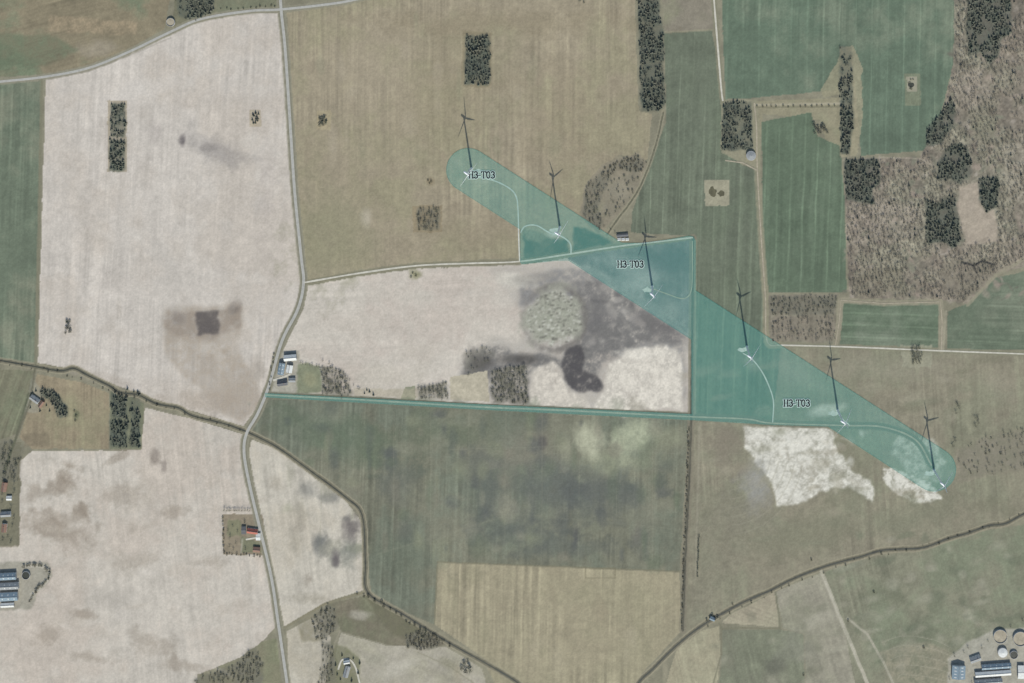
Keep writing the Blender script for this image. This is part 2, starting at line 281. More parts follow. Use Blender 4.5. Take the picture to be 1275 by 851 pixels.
# SW
for t in [(80,592,20,18,.85),(88,578,12,8,.7),(75,655,40,22,.75),(100,640,10,12,.7),(62,640,14,8,.6),(104,632,5,10,.7),(105,766,14,6,.65),(55,790,20,12,.45),(150,615,26,14,.4),(190,800,30,14,.4),(45,610,12,10,.5),(215,640,14,8,.5),(120,820,30,8,.45),(260,700,18,8,.35),(230,830,20,8,.5),(170,700,40,10,.35),(145,570,20,6,.5)]:
    blob(t[0],t[1],t[2],t[3],(150,136,120),t[4],random.uniform(-30,30),1.5)
blob(190,570,8,12,(132,120,109),.6); blob(204,582,4,8,(124,113,105),.6)
for i in range(80): blob(random.uniform(30,330),random.uniform(570,845),random.uniform(4,18),random.uniform(3,10),random.choice([(178,166,151),(213,202,189),(170,157,142),(184,171,155)]),.32,random.uniform(-30,30))
blob(434,656,12,17,(112,104,100),.9,-20); blob(418,697,6,11,(104,96,95),.9,0,.7); blob(385,722,7,8,(150,139,125),.6); blob(372,650,10,14,(170,159,143),.5); blob(345,600,10,12,(172,161,144),.5); blob(395,745,25,8,(150,141,124),.5)
blob(450,765,14,6,(176,168,152),.8); blob(500,830,30,8,(190,182,165),.6,-20); blob(540,840,24,6,(150,143,124),.5,20); blob(470,820,14,8,(150,145,126),.5)
patch([(412,800),(430,806),(448,818),(450,851),(404,851)],(120,118,92),.7,2,2,2,.5); patch([(455,742),(505,770),(545,796),(520,800),(490,790),(470,770)],(110,106,84),.6,2,2,2,.6); patch([(370,776),(400,758),(410,776),(400,800),(376,800)],(136,128,106),.6,2,3,2,.6)
blob(560,828,14,6,(140,134,112),.6,30); line([(520,812),(560,830),(590,851)],1.5,(140,134,112),.6)
# far left
blob(95,518,5,8,(98,102,78),.9); patch([(28,540),(60,540),(62,556),(30,556)],(124,112,92),.6,2,0,1); patch([(0,560),(26,550),(24,680),(0,680)],(124,119,98),.9,3)
patch([(40,470),(52,486),(48,515),(30,512)],(152,148,132),.6,2,0,1)
patch([(0,700),(58,700),(66,716),(50,735),(38,758),(0,765)],(156,150,134),.85,3,0,1)
line(smooth([(30,706),(52,706),(62,716),(52,732),(38,740)]),2.6,(182,174,159),.8)
# farm yards
patch([(342,438),(372,437),(374,452),(400,458),(403,486),(370,493),(334,490),(338,462)],(166,160,145),.95,1.5,0,1); patch([(372,452),(398,457),(402,488),(370,490)],(122,126,98),.8,2,3,1); blob(386,474,9,8,(152,148,116),.7)
patch([(277,640),(328,641),(330,692),(278,690)],(142,129,108),.95,1.5); patch([(283,648),(300,648),(300,668),(283,668)],(126,126,97),.7,1.5); patch([(300,668),(326,676),(326,688),(300,688)],(118,121,94),.7,1)
line([(302,672),(300,688)],2,(180,172,156),.6)
patch([(1180,820),(1205,800),(1235,785),(1275,775),(1275,851),(1178,851)],(170,164,149),.9,2,0,1)
patch([(1045,60),(1062,56),(1073,80),(1074,150),(1066,194),(1045,196),(1045,150)],(158,149,122),.85,2); patch([(1022,112),(1040,80),(1046,70),(1046,118),(1026,122)],(152,145,118),.85,2)
patch([(876,224),(908,224),(908,256),(878,257)],(164,156,132),.9,1); patch([(1126,92),(1146,92),(1146,132),(1127,132)],(128,130,106),.8,1); patch([(1129,96),(1142,96),(1142,114),(1129,114)],(164,156,136),.8,1)
patch([(898,126),(942,124),(944,206),(926,206),(898,190)],(148,142,118),.85,1.5)
patch([(1122,430),(1160,430),(1160,458),(1124,457)],(154,150,128),.8,1.5)
patch([(134,125),(158,125),(158,214),(134,214)],(172,158,136),.9,1.2); patch([(311,137),(325,137),(325,158),(311,158)],(176,162,140),.9,1); patch([(394,138),(412,138),(412,162),(395,162)],(168,154,124),.8,1); patch([(575,38),(612,40),(612,109),(575,109)],(142,130,104),.7,1.5)
patch([(513,256),(550,256),(550,290),(514,290)],(146,131,104),.8,1.5); blob(536,226,6,5,(140,125,100),.8)
patch([(722,270),(728,232),(750,205),(795,190),(806,204),(790,248),(765,272),(746,292)],(144,134,114),.95,1.5); blob(770,235,14,16,(166,155,133),.7,30); blob(745,262,10,12,(128,128,104),.6,30)
# forest floor
for i in range(700):
    x=random.uniform(1052,1285); y=random.uniform(-20,378)
    if x<1185 and y<195: continue
    c=random.choice([(172,160,146),(166,150,134),(118,110,98),(110,104,92),(134,132,113),(156,140,126),(118,120,102),(146,136,121)]); blob(x,y,random.uniform(1.5,8),random.uniform(1.2,4),c,random.uniform(.4,.8),random.uniform(-90,90),1.4)
for k in range(60): 
    x=1058+random.random()*215; y=205+random.random()*165; l=random.uniform(6,16); line([(x,y),(x+l*.8,y-l*.5)],1.0,random.choice([(182,168,153),(118,108,98),(112,106,94)]),.45)
for k in range(50): 
    x=1188+random.random()*90; y=-10+random.random()*200; l=random.uniform(6,14); line([(x,y),(x+l*.25,y+l)],1.0,random.choice([(184,170,155),(118,108,98),(112,106,94)]),.45)
patch([(1195,232),(1220,226),(1240,262),(1243,300),(1205,305),(1192,262)],(174,159,141),.88,2,3,2); patch([(1060,258),(1110,250),(1148,262),(1150,296),(1110,306),(1062,300)],(164,151,136),.45,2,10,6,.6)
patch([(1246,180),(1275,170),(1275,250),(1256,250)],(166,156,138),.6,2,6,5,.5); patch([(1190,90),(1225,84),(1232,120),(1196,140)],(168,155,139),.5,2,8,5,.5); patch([(1060,340),(1120,330),(1130,368),(1062,370)],(132,126,107),.5,2,8,5,.5); patch([(1175,330),(1240,318),(1240,340),(1205,376),(1176,372)],(130,122,106),.5,2,5,4,.5)
patch([(1200,140),(1240,150),(1236,176),(1206,170)],(138,134,113),.5,2,8,5,.5)
line([(1198,327),(1213,331),(1222,325),(1238,330)],2.2,(60,60,60),1.0); line([(1213,331),(1216,340)],1.8,(64,62,60),.95); line([(1050,200),(1100,196),(1146,198),(1172,212)],2,(174,162,143),.5); line([(1205,-20),(1196,60),(1188,130),(1160,186)],2.2,(178,167,148),.4)
# woods: outlines used both for leaf litter on the ground and for the trees
def rect(x0,y0,x1,y1): return [(x0,y0),(x1,y0),(x1,y1),(x0,y1)]
con=[(rect(138,128,156,171),'upper half of the dark conifer strip in the pale left field'),(rect(136,174,156,213),'lower half of the dark conifer strip in the pale left field'),
([(579,46),(585,46),(587,41),(592,46),(605,42),(609,47),(610,106),(579,105)],'dark rectangular conifer wood in the tan top field'),([(793,-35),(820,-35),(821,20),(827,40),(826,90),(828,130),(820,139),(798,138),(796,60)],'long dark conifer belt running down from the top edge'),
([(900,128),(937,127),(937,186),(900,187)],'dark square conifer wood beside the round tank'),([(1044,57),(1061,57),(1063,150),(1058,192),(1047,192)],'narrow dark tree belt between the two green fields'),
([(216,-30),(268,-30),(266,14),(244,25),(222,20)],'dark conifer clump at the top edge right of the round tank'),
(rect(139,485,159,520),'upper part of the left conifer block beside the paddock'),(rect(137,524,159,556),'lower part of the left conifer block beside the paddock'),(rect(163,487,174,557),'narrow right row of conifers beside the paddock'),
([(50,485),(62,484),(74,494),(84,506),(84,519),(74,520),(68,506),(58,496),(50,494)],'dark curved conifer thicket right of the left farmhouse'),
([(1203,-30),(1258,-30),(1260,40),(1246,50),(1244,70),(1230,78),(1222,66),(1205,70)],'dark conifer block in the forest at the top right'),([(1168,200),(1180,184),(1190,178),(1206,186),(1212,214),(1196,230),(1184,222),(1168,224)],'dark conifer block at the left edge of the forest, above the clearing'),
([(1152,250),(1170,252),(1176,245),(1190,246),(1197,300),(1186,309),(1174,302),(1154,304)],'large dark conifer block left of the forest clearing'),([(1052,198),(1096,198),(1098,225),(1086,236),(1088,254),(1053,250)],'dark conifer block at the lower left corner of the forest'),
([(1220,222),(1244,219),(1243,258),(1228,264),(1219,250)],'small dark conifer block at the right of the forest clearing'),([(1154,160),(1172,142),(1186,120),(1190,150),(1170,180),(1152,182)],'ragged conifer edge between green field and forest')]
bar=[([(724,268),(730,235),(750,212),(762,222),(752,240),(744,262),(752,276),(748,288)],'brown leafless trees along the left side of the wood above the teal zone',1,3.8,.9),
([(752,208),(792,193),(804,203),(798,216),(770,212),(758,220)],'dark trees along the top edge of the wood above the teal zone',2,3.2,.95),
([(762,224),(792,216),(798,218),(788,246),(764,270),(752,270),(752,244)],'thin leafless trees inside the wood above the teal zone',1,5.2,.6),
(rect(518,259,547,287),'small brown wood in the tan field left of the first turbine',1,3.6,.95),
(rect(959,369,1041,392),'upper half of the leafless copse left of the forest track',1,4.0,.88),(rect(959,395,1040,424),'lower half of the leafless copse left of the forest track',0,4.2,.8),
([(401,456),(425,460),(440,490),(432,495),(402,490)],'brown wood just right of the farm by the main road',1,3.6,.95),
([(520,481),(556,477),(559,497),(521,499)],'low brown wood north of the teal strip, left of the tan plot',1,3.6,.95),
([(612,460),(656,455),(658,502),(612,502)],'dark brown wood north of the teal strip in the middle',1,3.5,.95),
([(578,440),(606,430),(618,440),(600,458),(580,468)],'scattered scrub on the dark hollow in the middle field',1,5.5,.5),
([(1192,562),(1230,542),(1275,530),(1310,530),(1310,578),(1230,590),(1196,600)],'loose scattered scrub right of the last turbine',1,5.5,.55),
([(505,790),(530,783),(552,800),(535,810),(508,806)],'scrub clump beside the stream near the bottom',2,3.2,.9),
([(388,770),(408,752),(418,760),(420,780),(404,800),(392,795)],'scrub thicket between road and stream near the bottom',2,3.8,.8),
([(286,830),(318,805),(330,826),(318,851),(246,851),(240,846)],'scrub corner left of the road at the bottom edge',2,3.8,.8),
([(400,800),(413,800),(417,830),(408,855),(396,855)],'scrub strip left of the house at the bottom edge',2,4.0,.75),
([(0,558),(14,548),(30,560),(22,600),(4,600)],'brown thicket along the left edge above the red houses',1,3.8,.92)]
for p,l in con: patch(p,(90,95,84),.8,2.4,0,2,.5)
for p,l,mk,sp,kp in bar: patch(p,(116,112,98) if mk else (136,126,111),.65 if sp<5 else .25,2.5,2,2,.8)
# verges, ditches, margins
MAIN=smooth([(348,-30),(350,12),(355,60),(361,150),(367,240),(375,320),(378,352),(371,385),(351,425),(335,480),(321,515),(307,540),(304,565),(311,605),(324,660),(338,720),(347,780),(358,855),(362,885)])
NORTH=smooth([(-35,106),(0,102),(55,96),(110,85),(160,65),(210,41),(250,24),(310,14),(350,12),(420,4),(470,-6),(560,-20)])
SERV=smooth([(379,352),(450,340),(520,331),(590,328),(645,326),(700,318),(770,307),(820,301),(863,296)])
STRIP=smooth([(330,492),(450,498),(600,507),(700,511),(860,519),(930,522),(960,527),(1050,530),(1100,532),(1140,548),(1160,580)])
EASTR=smooth([(972,430),(1050,432),(1170,437),(1275,441),(1315,443)])
NTR=smooth([(887,-30),(889,0),(893,50),(898,110),(900,126)])
MID=smooth([(939,128),(942,160),(943,212),(948,300),(953,370),(955,425),(972,430)])
WST=smooth([(-35,442),(0,449),(40,456),(75,462),(92,459),(110,468),(135,480),(150,489),(172,492),(195,503),(222,508),(240,518),(280,528),(308,538)])
SST=smooth([(308,538),(345,557),(390,589),(430,619),(451,642),(455,700),(458,738),(500,764),(560,801),(610,829),(650,855),(670,885)])
EST=smooth([(1315,622),(1275,640),(1252,652),(1230,655),(1205,664),(1180,671),(1150,682),(1120,684),(1096,686),(1070,694),(1046,700),(1020,708),(985,722),(960,735),(930,748),(905,761),(870,782),(840,806),(812,834),(795,851),(780,885)])
FT=[(1040,430),(1045,400),(1047,374),(1100,378),(1140,377),(1171,376),(1173,400),(1172,436)]
for L_,w_ in ((MAIN,10),(NORTH,8)): line(L_,w_,(144,138,118),.75)
line(MAIN,7,(120,116,98),.4); line(SERV,6,(132,126,103),.7); line(STRIP,9,(118,116,98),.8); line(EASTR,6,(136,132,109),.8); line(NTR,7,(134,130,107),.8); line(MID,8,(146,140,116),.8); line(FT,7,(152,144,122),.8)
for L_ in (WST,SST,EST): line(L_,8,(158,148,124),.75); line(L_,5,(106,102,86),.85)
line([(863,296),(862,420),(861,515),(858,600),(853,700),(850,785)],9,(134,126,107),.8); line([(863,296),(862,420),(861,515),(858,600),(853,700),(850,785)],3,(82,80,70),.75)
line([(866,300),(866,515)],2,(154,154,130),.6); line([(871,530),(868,640),(866,720)],2.4,(158,150,130),.5)
line([(52,100),(48,300),(44,455)],3.5,(128,124,102),.9); line([(545,700),(846,712)],2,(126,120,97),.7); line([(545,700),(541,778)],2,(126,120,97),.7)
line(smooth([(826,140),(818,175),(806,212),(790,245),(770,272),(756,292)]),5,(154,146,122),.8); line(smooth([(826,140),(818,175),(806,212),(790,245),(770,272),(756,292)]),2,(94,92,76),.8)
line([(36,490),(20,545),(6,585)],3,(94,96,76),.8); line([(44,455),(38,500),(20,545)],3,(106,102,84),.8)
line([(940,131),(1045,129)],3,(178,168,144),.6); line([(940,134),(1045,133)],1.6,(104,102,84),.5); line([(828,40),(886,38)],2,(152,144,120),.7); line([(60,99),(110,89),(160,70),(213,47)],1.2,(142,134,122),.5)
line([(1178,388),(1174,436)],3,(162,154,132),.7); line([(1205,380),(1240,343),(1275,323)],4,(152,144,122),.7); line([(354,782),(405,752),(453,738)],3,(136,128,104),.8)
line([(423,786),(412,815),(395,851)],2.5,(152,144,124),.7); line([(1023,712),(1050,780),(1080,851)],4.4,(184,176,157),.9); line([(24,575),(22,680)],2.5,(120,114,94),.8); line([(0,681),(22,680)],2,(142,132,112),.6)
img*= (1+0.045*NF+0.045*NS)[...,None]
g_=img.mean(axis=2,keepdims=True); img=img*0.94+g_*0.06
linimg=((lin(img)+HAZE)/K).astype(np.float32)  # ground albedo with the painted haze lift added
# per-field meshes cut from one grid
cid=fid[:-1,:-1]
VX=(X-637.5)*S; VY=(425.5-Y)*S
idx=np.arange(nx*ny,dtype=np.int32).reshape(ny,nx)
flatV=np.stack([VX.ravel(),VY.ravel(),np.zeros(nx*ny)],1); flatC=linimg.reshape(-1,3)
names=[('grass_verge','rough grass verges and field margins between the fields')]+fields
for k,(nm,lb) in enumerate(names):
    jj,ii=np.nonzero(cid==k)
    if len(jj)==0: continue
    F=np.stack([idx[jj+1,ii],idx[jj+1,ii+1],idx[jj,ii+1],idx[jj,ii]],1)
    u,inv=np.unique(F.ravel(),return_inverse=True)
    me=arrmesh(nm,flatV[u],inv.reshape(-1,4),[M_soil])
    at=me.color_attributes.new('Col','FLOAT_COLOR','POINT')
    c=np.ones((len(u),4),np.float32); c[:,:3]=flatC[u]; at.data.foreach_set('color',c.ravel())
    tag(link(nm,me),lb,'field' if nm=='crop_field' else 'ground',None,'structure')
# base sheet reaching the horizon, a patchwork of distant fields
def basemat():
    m=bpy.data.materials.new('distant_fields'); m.use_nodes=True; N=m.node_tree.nodes; L=m.node_tree.links; b=N['Principled BSDF']; b.inputs['Roughness'].default_value=1
    g=N.new('ShaderNodeNewGeometry'); v=N.new('ShaderNodeTexVoronoi'); v.inputs['Scale'].default_value=0.0028; v.distance='CHEBYCHEV'
    L.new(g.outputs['Position'],v.inputs['Vector']); s=N.new('ShaderNodeSeparateColor'); L.new(v.outputs['Color'],s.inputs['Color'])
    r=N.new('ShaderNodeValToRGB'); r.color_ramp.interpolation='CONSTANT'; e=r.color_ramp.elements
    cs=[C(155,142,116),C(108,118,98),C(196,184,170),C(132,127,106),C(100,116,94),C(120,108,96)]
    e[0].color=cs[0]; e[1].position=0.18; e[1].color=cs[1]
    for i in range(2,6):
        q=e.new(i*0.17); q.color=cs[i]
    L.new(s.outputs[0],r.inputs['Fac']); n=N.new('ShaderNodeTexNoise'); n.inputs['Scale'].default_value=0.02; n.inputs['Detail'].default_value=8; L.new(g.outputs['Position'],n.inputs['Vector'])
    mr=N.new('ShaderNodeMapRange'); mr.inputs['To Min'].default_value=.7; mr.inputs['To Max'].default_value=1.3; L.new(n.outputs['Fac'],mr.inputs['Value'])
    x=N.new('ShaderNodeVectorMath'); x.operation='SCALE'; L.new(r.outputs['Color'],x.inputs[0]); L.new(mr.outputs['Result'],x.inputs['Scale']); L.new(x.outputs['Vector'],b.inputs['Base Color']); return m
G=12000; tag(link('ground',pymesh('ground',[(-G,-G,-.6),(G,-G,-.6),(G,G,-.6),(-G,G,-.6)],[(0,1,2,3)],basemat())),'distant farmland surrounding the mapped fields','ground',None,'structure')
# ------------------------------------------------------------ roads, tracks, streams
zc=[0.12]
def strip(name,pts,wpx,m,label,cat,zz=None,jit=0.0):
    zc[0]+=0.015; z=zc[0] if zz is None else zz+zc[0]*0; V=[];F=[]
    z=zc[0]; jit=zz if (zz is not None and jit==0.0) else jit
    n=len(pts)
    for i,(x,y) in enumerate(pts):
        a=pts[max(0,i-1)]; b=pts[min(n-1,i+1)]; dx=b[0]-a[0]; dy=b[1]-a[1]; l=math.hypot(dx,dy)+1e-6; nxx=-dy/l; nyy=dx/l
        w=wpx/2*(1+random.uniform(-jit,jit))
        V+= [P(x+nxx*w,y+nyy*w,z),P(x-nxx*w,y-nyy*w,z)]
        if i: F.append((2*i-2,2*i-1,2*i+1,2*i))
    me=pymesh(name,V,F,m)
    if me.polygons[0].normal.z<0: me.flip_normals()
    return tag(link(name,me),label,cat,None,'structure')
strip('stream',WST,1.4,M_water,'narrow winding stream from the left edge to the road','stream',None,.35)
strip('stream',SST,1.3,M_water,'narrow stream from the road to the bottom edge','stream',None,.35)
strip('stream',EST,1.6,M_water,'narrow stream winding from right edge to the bottom','stream',None,.35)
strip('main_road',MAIN,3.6,M_road,'grey country road running from top to bottom left of centre','road')
strip('country_road',NORTH,3.0,M_road,'grey road curving across the top left corner','road')
strip('gravel_track',SERV,2.0,M_track,'pale gravel track from the main road to the turbine field','track',.15)
strip('farm_track',STRIP,2.0,M_dirt,'straight farm track along the teal strip to the eastern turbines','track',.15)
strip('country_lane',EASTR,1.8,M_track,'pale lane running to the right edge below the forest','road',.1)
strip('dirt_track',NTR,2.2,M_track,'pale track coming down from the top edge to the square wood','track',.15)
strip('dirt_track',MID,1.6,M_dirt,'dirt track between two green fields from the round tank down','track',.2)
strip('forest_track',FT,1.2,M_dirt,'pale track along the lower edge of the forest','track',.2)
strip('access_track',smooth([(590,221),(602,222),(620,227),(636,236),(643,246),(645,262),(646,300),(647,325)]),1.6,M_pad,'curved gravel access track to the first wind turbine','track',.1)
strip('access_track',smooth([(648,290),(654,282),(668,281),(684,290),(700,295),(710,304),(711,317)]),1.6,M_pad,'looping gravel access track to the second wind turbine','track',.1)
strip('access_track',smooth([(814,360),(830,366),(850,372),(860,364),(862,340),(862,300)]),1.3,M_dirt,'gravel access track to the third wind turbine','track',.1)
strip('access_track',smooth([(925,440),(936,447),(948,462),(957,480),(963,500),(962,526)]),1.5,M_pad,'curved gravel access track to the fourth wind turbine','track',.1)
strip('access_track',smooth([(1044,516),(1050,523),(1058,530)]),1.6,M_pad,'short gravel spur to the fifth wind turbine','track',.1)
strip('field_path',[(903,200),(925,203),(942,212)],1.6,M_dirt,'short dirt path beside the round tank','path')
strip('yard_drive',[(340,474),(352,470),(362,466)],2.6,M_track,'short pale drive into the farm beside the main road','drive')
strip('yard_drive',[(325,668),(318,670),(306,672)],2.2,M_track,'short drive into the red roofed farmstead','drive')
strip('yard_drive',smooth([(448,851),(443,832),(436,822),(426,822),(421,834)]),2.2,M_track,'curved drive around the house at the bottom edge','drive')
def blobpoly(name,cx,cy,rx,ry,m,label,cat,z=.1,n=18,seed=1,rag=.25):
    r=random.Random(seed); V=[];
    for i in range(n):
        a=i/n*6.283; k=1+r.uniform(-rag,rag); V.append(P(cx+rx*k*math.cos(a),cy-ry*k*math.sin(a),z))
    return tag(link(name,pymesh(name,V,[tuple(range(n))],m)),label,cat,None,'structure')
M_pond=mat('pond_water',C(96,92,70),0.4,0.1,0.3,3,spec=0.4)
blobpoly('pond',887,239,4.5,6,M_pond,'small murky pond in a square of tan grass','pond',.1,18,2)
blobpoly('pond',898,241,4.5,3.5,M_pond,'little side pool right of the murky pond','pond',.12,14,3)
blobpoly('pond',1135,106,4,3.5,M_water,'tiny pond inside the large green field','pond',.1,14,4)
TUR=[(587,210),(697,283),(812,357),(930,432),(1043,511),(1163,586)]
padl=['first','second','third','fourth','fifth','sixth']
for i,(x,y) in enumerate(TUR):
    blobpoly('crane_pad',x+(8 if i<1 else -6),y+4,6,3,M_pad,'pale gravel pad at the foot of the %s turbine from the left'%padl[i],'gravel pad',.1,12,20+i,.3)
# ------------------------------------------------------------ teal planning zone lying over the ground
A=(583,212);B=(1163,585);R=27.0; ang=math.atan2(B[1]-A[1],B[0]-A[0])
sl=(B[1]-A[1])/(B[0]-A[0]); off=R/math.cos(ang)
up=lambda x:(x,A[1]+(x-A[0])*sl-off); lo=lambda x:(x,A[1]+(x-A[0])*sl+off)
out=[]
for t in np.linspace(math.pi/2,math.pi*1.5,20): out.append((A[0]+R*math.cos(ang+t),A[1]+R*math.sin(ang+t)))
out+=[up(774),(800,303),(830,299),(858,294),(863,295),(866,300),up(866)]
for t in np.linspace(-math.pi/2,math.pi/2,20): out.append((B[0]+R*math.cos(ang+t),B[1]+R*math.sin(ang+t)))
out+=[(1031,531),(962,529),(862,523),(600,510),(330,494.5),(330,490),(600,504),(861,516),lo(861),lo(708),(690,325),(650,329),(648,327),lo(648)]
def film(name,col,fac):
    m=bpy.data.materials.new(name); m.use_nodes=True; N=m.node_tree.nodes; L=m.node_tree.links; N.remove(N['Principled BSDF'])
    d=N.new('ShaderNodeBsdfDiffuse'); d.inputs['Color'].default_value=col; t=N.new('ShaderNodeBsdfTransparent'); t.inputs['Color'].default_value=(1,1,1,1)
    x=N.new('ShaderNodeMixShader'); n=N.new('ShaderNodeTexNoise'); n.inputs['Scale'].default_value=0.01; g=N.new('ShaderNodeNewGeometry'); L.new(g.outputs['Position'],n.inputs['Vector'])
    r=N.new('ShaderNodeMapRange'); r.inputs['To Min'].default_value=fac-.02; r.inputs['To Max'].default_value=fac+.02; L.new(n.outputs['Fac'],r.inputs['Value']); L.new(r.outputs['Result'],x.inputs['Fac'])
    L.new(t.outputs[0],x.inputs[1]); L.new(d.outputs[0],x.inputs[2]); L.new(x.outputs[0],N['Material Output'].inputs['Surface']); return m
zone=empty('planning_zone',P(870,400,0)); tag(zone,'translucent teal zone with rounded ends spanning the row of turbines','map zone')
zo=Vector(zone.location)
bm=bmesh.new(); vs=[bm.verts.new(Vector(P(x,y,.8))-zo) for x,y in out]; es=[bm.edges.new((vs[i],vs[(i+1)%len(vs)])) for i in range(len(vs))]
bmesh.ops.triangle_fill(bm,edges=es,use_beauty=True,normal=(0,0,1)); me=bpy.data.meshes.new('teal_film'); bm.to_mesh(me); bm.free(); me.materials.append(film('teal_film',C(110,196,184),.26)); link('film',me,zone)
V=[];F=[];n=len(out)
for i,(x,y) in enumerate(out):
    a=out[i-1]; b=out[(i+1)%n]; dx=b[0]-a[0]; dy=b[1]-a[1]; l=math.hypot(dx,dy)+1e-6
    V+=[Vector(P(x-dy/l*.45,y+dx/l*.45,.95))-zo,Vector(P(x+dy/l*.45,y-dx/l*.45,.95))-zo]; j=(i+1)%n; F.append((2*i,2*i+1,2*j+1,2*j))
link('border',pymesh('border',V,F,film('teal_border',C(60,150,142),.3)),zone)
# map lettering with serif strokes, drawn on a 10 unit high body
M_ink=mat('label_ink',C(22,28,34),.9,.3,.05); M_halo=mat('label_halo',C(196,216,208),.9,.3,.05)
def arc(cx,cy,rx,ry,a0,a1,n=9): return [(cx+rx*math.cos(math.radians(a0+(a1-a0)*i/n)),cy+ry*math.sin(math.radians(a0+(a1-a0)*i/n))) for i in range(n+1)]
GL={'H':(8.6,[[(1.7,0),(1.7,10)],[(6.7,0),(6.7,10)],[(1.7,5),(6.7,5)],[(.6,0),(2.8,0)],[(5.6,0),(7.8,0)],[(.6,10),(2.8,10)],[(5.6,10),(7.8,10)]]),
'3':(6.8,[arc(2.9,7.6,2.3,2.4,150,-80)+arc(2.9,2.7,2.7,2.7,80,-150)]),
'-':(4.4,[[(.6,4),(3.3,4)]]),
'T':(8.2,[[(3.9,0),(3.9,10)],[(.4,10),(7.4,10)],[(2.8,0),(5.0,0)],[(.4,10),(.4,8.6)],[(7.4,10),(7.4,8.6)]]),
'0':(7.0,[arc(3,5,2.5,5,0,360,18)])}
def strokes(txt,w,z,sc,dy=0):
    tot=sum(GL[c][0] for c in txt); V=[];F=[]; x0=-tot/2; k=0
    for c in txt:
        for pl in GL[c][1]:
            for (a,b) in zip(pl[:-1],pl[1:]):
                ax,ay=(a[0]+x0)*sc,(a[1]-5)*sc; bx,by=(b[0]+x0)*sc,(b[1]-5)*sc; l=math.hypot(bx-ax,by-ay)+1e-6; ux,uy=(bx-ax)/l,(by-ay)/l; e=w*.42
                ww=w*(.62 if (abs(uy)<.2 and w<3) else 1.0)
                ax-=ux*e;ay-=uy*e;bx+=ux*e;by+=uy*e; o=len(V); k+=1; zz=z+k*.002
                V+=[(ax-uy*ww/2,ay+ux*ww/2,zz),(ax+uy*ww/2,ay-ux*ww/2,zz),(bx+uy*ww/2,by-ux*ww/2,zz),(bx-uy*ww/2,by+ux*ww/2,zz)]; F.append((o,o+1,o+2,o+3))
        x0+=GL[c][0]
    return V,F
for (x,y),w in zip([(600,218),(785,329),(992,502)],['upper left end','middle','lower right half']):
    t=empty('zone_lettering',P(x,y,0)); tag(t,'dark H3-T03 lettering on the %s of the teal zone'%w,'lettering')
    link('halo',pymesh('halo',*strokes('H3-T03',4.3,1.1,1.2),M_halo),t)
    link('letters',pymesh('letters',*strokes('H3-T03',2.3,1.32,1.2),M_ink),t)
# ------------------------------------------------------------ wind turbines
def lathe(prof,n=16):
    V=[];F=[]
    for r,z in prof:
        for i in range(n): a=i/n*6.2832; V.append((r*math.cos(a),r*math.sin(a),z))
    for k in range(len(prof)-1):
        for i in range(n): j=(i+1)%n; F.append((k*n+i,k*n+j,(k+1)*n+j,(k+1)*n+i))
    F.append(tuple(range((len(prof)-1)*n,len(prof)*n))); return V,F
def xf(V,M): return [tuple(M@Vector(v)) for v in V]
H=78.0
def blade_mesh():
    V=[];F=[]; st=[(1.2,.7,.7),(3,1.0,.6),(7,1.4,.42),(14,1.15,.32),(22,.85,.24),(28,.55,.16),(31,.15,.06)]
    for k,(z,c,t) in enumerate(st):
        for i in range(8):
            a=i/8*6.2832; V.append((c*math.cos(a)+c*.25,t*math.sin(a),z))
    for k in range(len(st)-1):
        for i in range(8): j=(i+1)%8; F.append((k*8+i,k*8+j,(k+1)*8+j,(k+1)*8+i))
    F.append(tuple(range(48,56))); return V,F
tv,tf=lathe([(2.5,0),(2.5,.4),(2.0,.4),(1.8,20),(1.5,45),(1.15,H-2),(1.15,H-1.4)],20); ME_tower=pymesh('tower',tv,tf,M_white)
ME_door=pymesh('door',[(-.5,-2.15,.6),(.5,-2.15,.6),(.5,-2.15,2.8),(-.5,-2.15,2.8),(-.5,-1.8,.6),(.5,-1.8,.6),(.5,-1.8,2.8),(-.5,-1.8,2.8)],[(0,1,2,3),(1,5,6,2),(4,0,3,7),(3,2,6,7),(5,4,7,6)],M_dark)
nv,nf=lathe([(.7,-3.2),(1.5,-2.6),(1.7,0),(1.7,4),(1.2,5.6),(.6,6)],12); nv=xf(nv,Matrix.Rotation(math.radians(-90),4,'X')); ME_nac=pymesh('nacelle',nv,nf,M_white)
hv,hf=lathe([(1.3,0),(1.45,.8),(1.2,1.8),(.7,2.5),(.1,2.8)],12); hv=xf(hv,Matrix.Rotation(math.radians(90),4,'X')); ME_hub=pymesh('hub',hv,hf,M_white)
bv,bf=blade_mesh(); ME_blade=pymesh('blade',bv,bf,M_white)
ME_vane=pymesh('weather_mast',[(-.1,4,1.5),(.1,4,1.5),(.1,4.2,1.5),(-.1,4.2,1.5),(-.1,4,3.4),(.1,4,3.4),(.1,4.2,3.4),(-.1,4.2,3.4),(-.8,4,3.4),(.8,4,3.4),(.8,4.2,3.4),(-.8,4.2,3.4)],[(0,1,5,4),(1,2,6,5),(2,3,7,6),(3,0,4,7),(8,9,10,11)],M_dark)
tl=['white wind turbine at the rounded upper left end of the teal zone','white wind turbine beside the looping track, second from the left','white wind turbine below the middle H3-T03 lettering, third from left','white wind turbine in the green field, fourth from the left','white wind turbine right of the lower H3-T03 lettering, fifth from left','white wind turbine on pale sand at the lower right end of the zone']
roll=[8,-14,4,-8,2,-5]
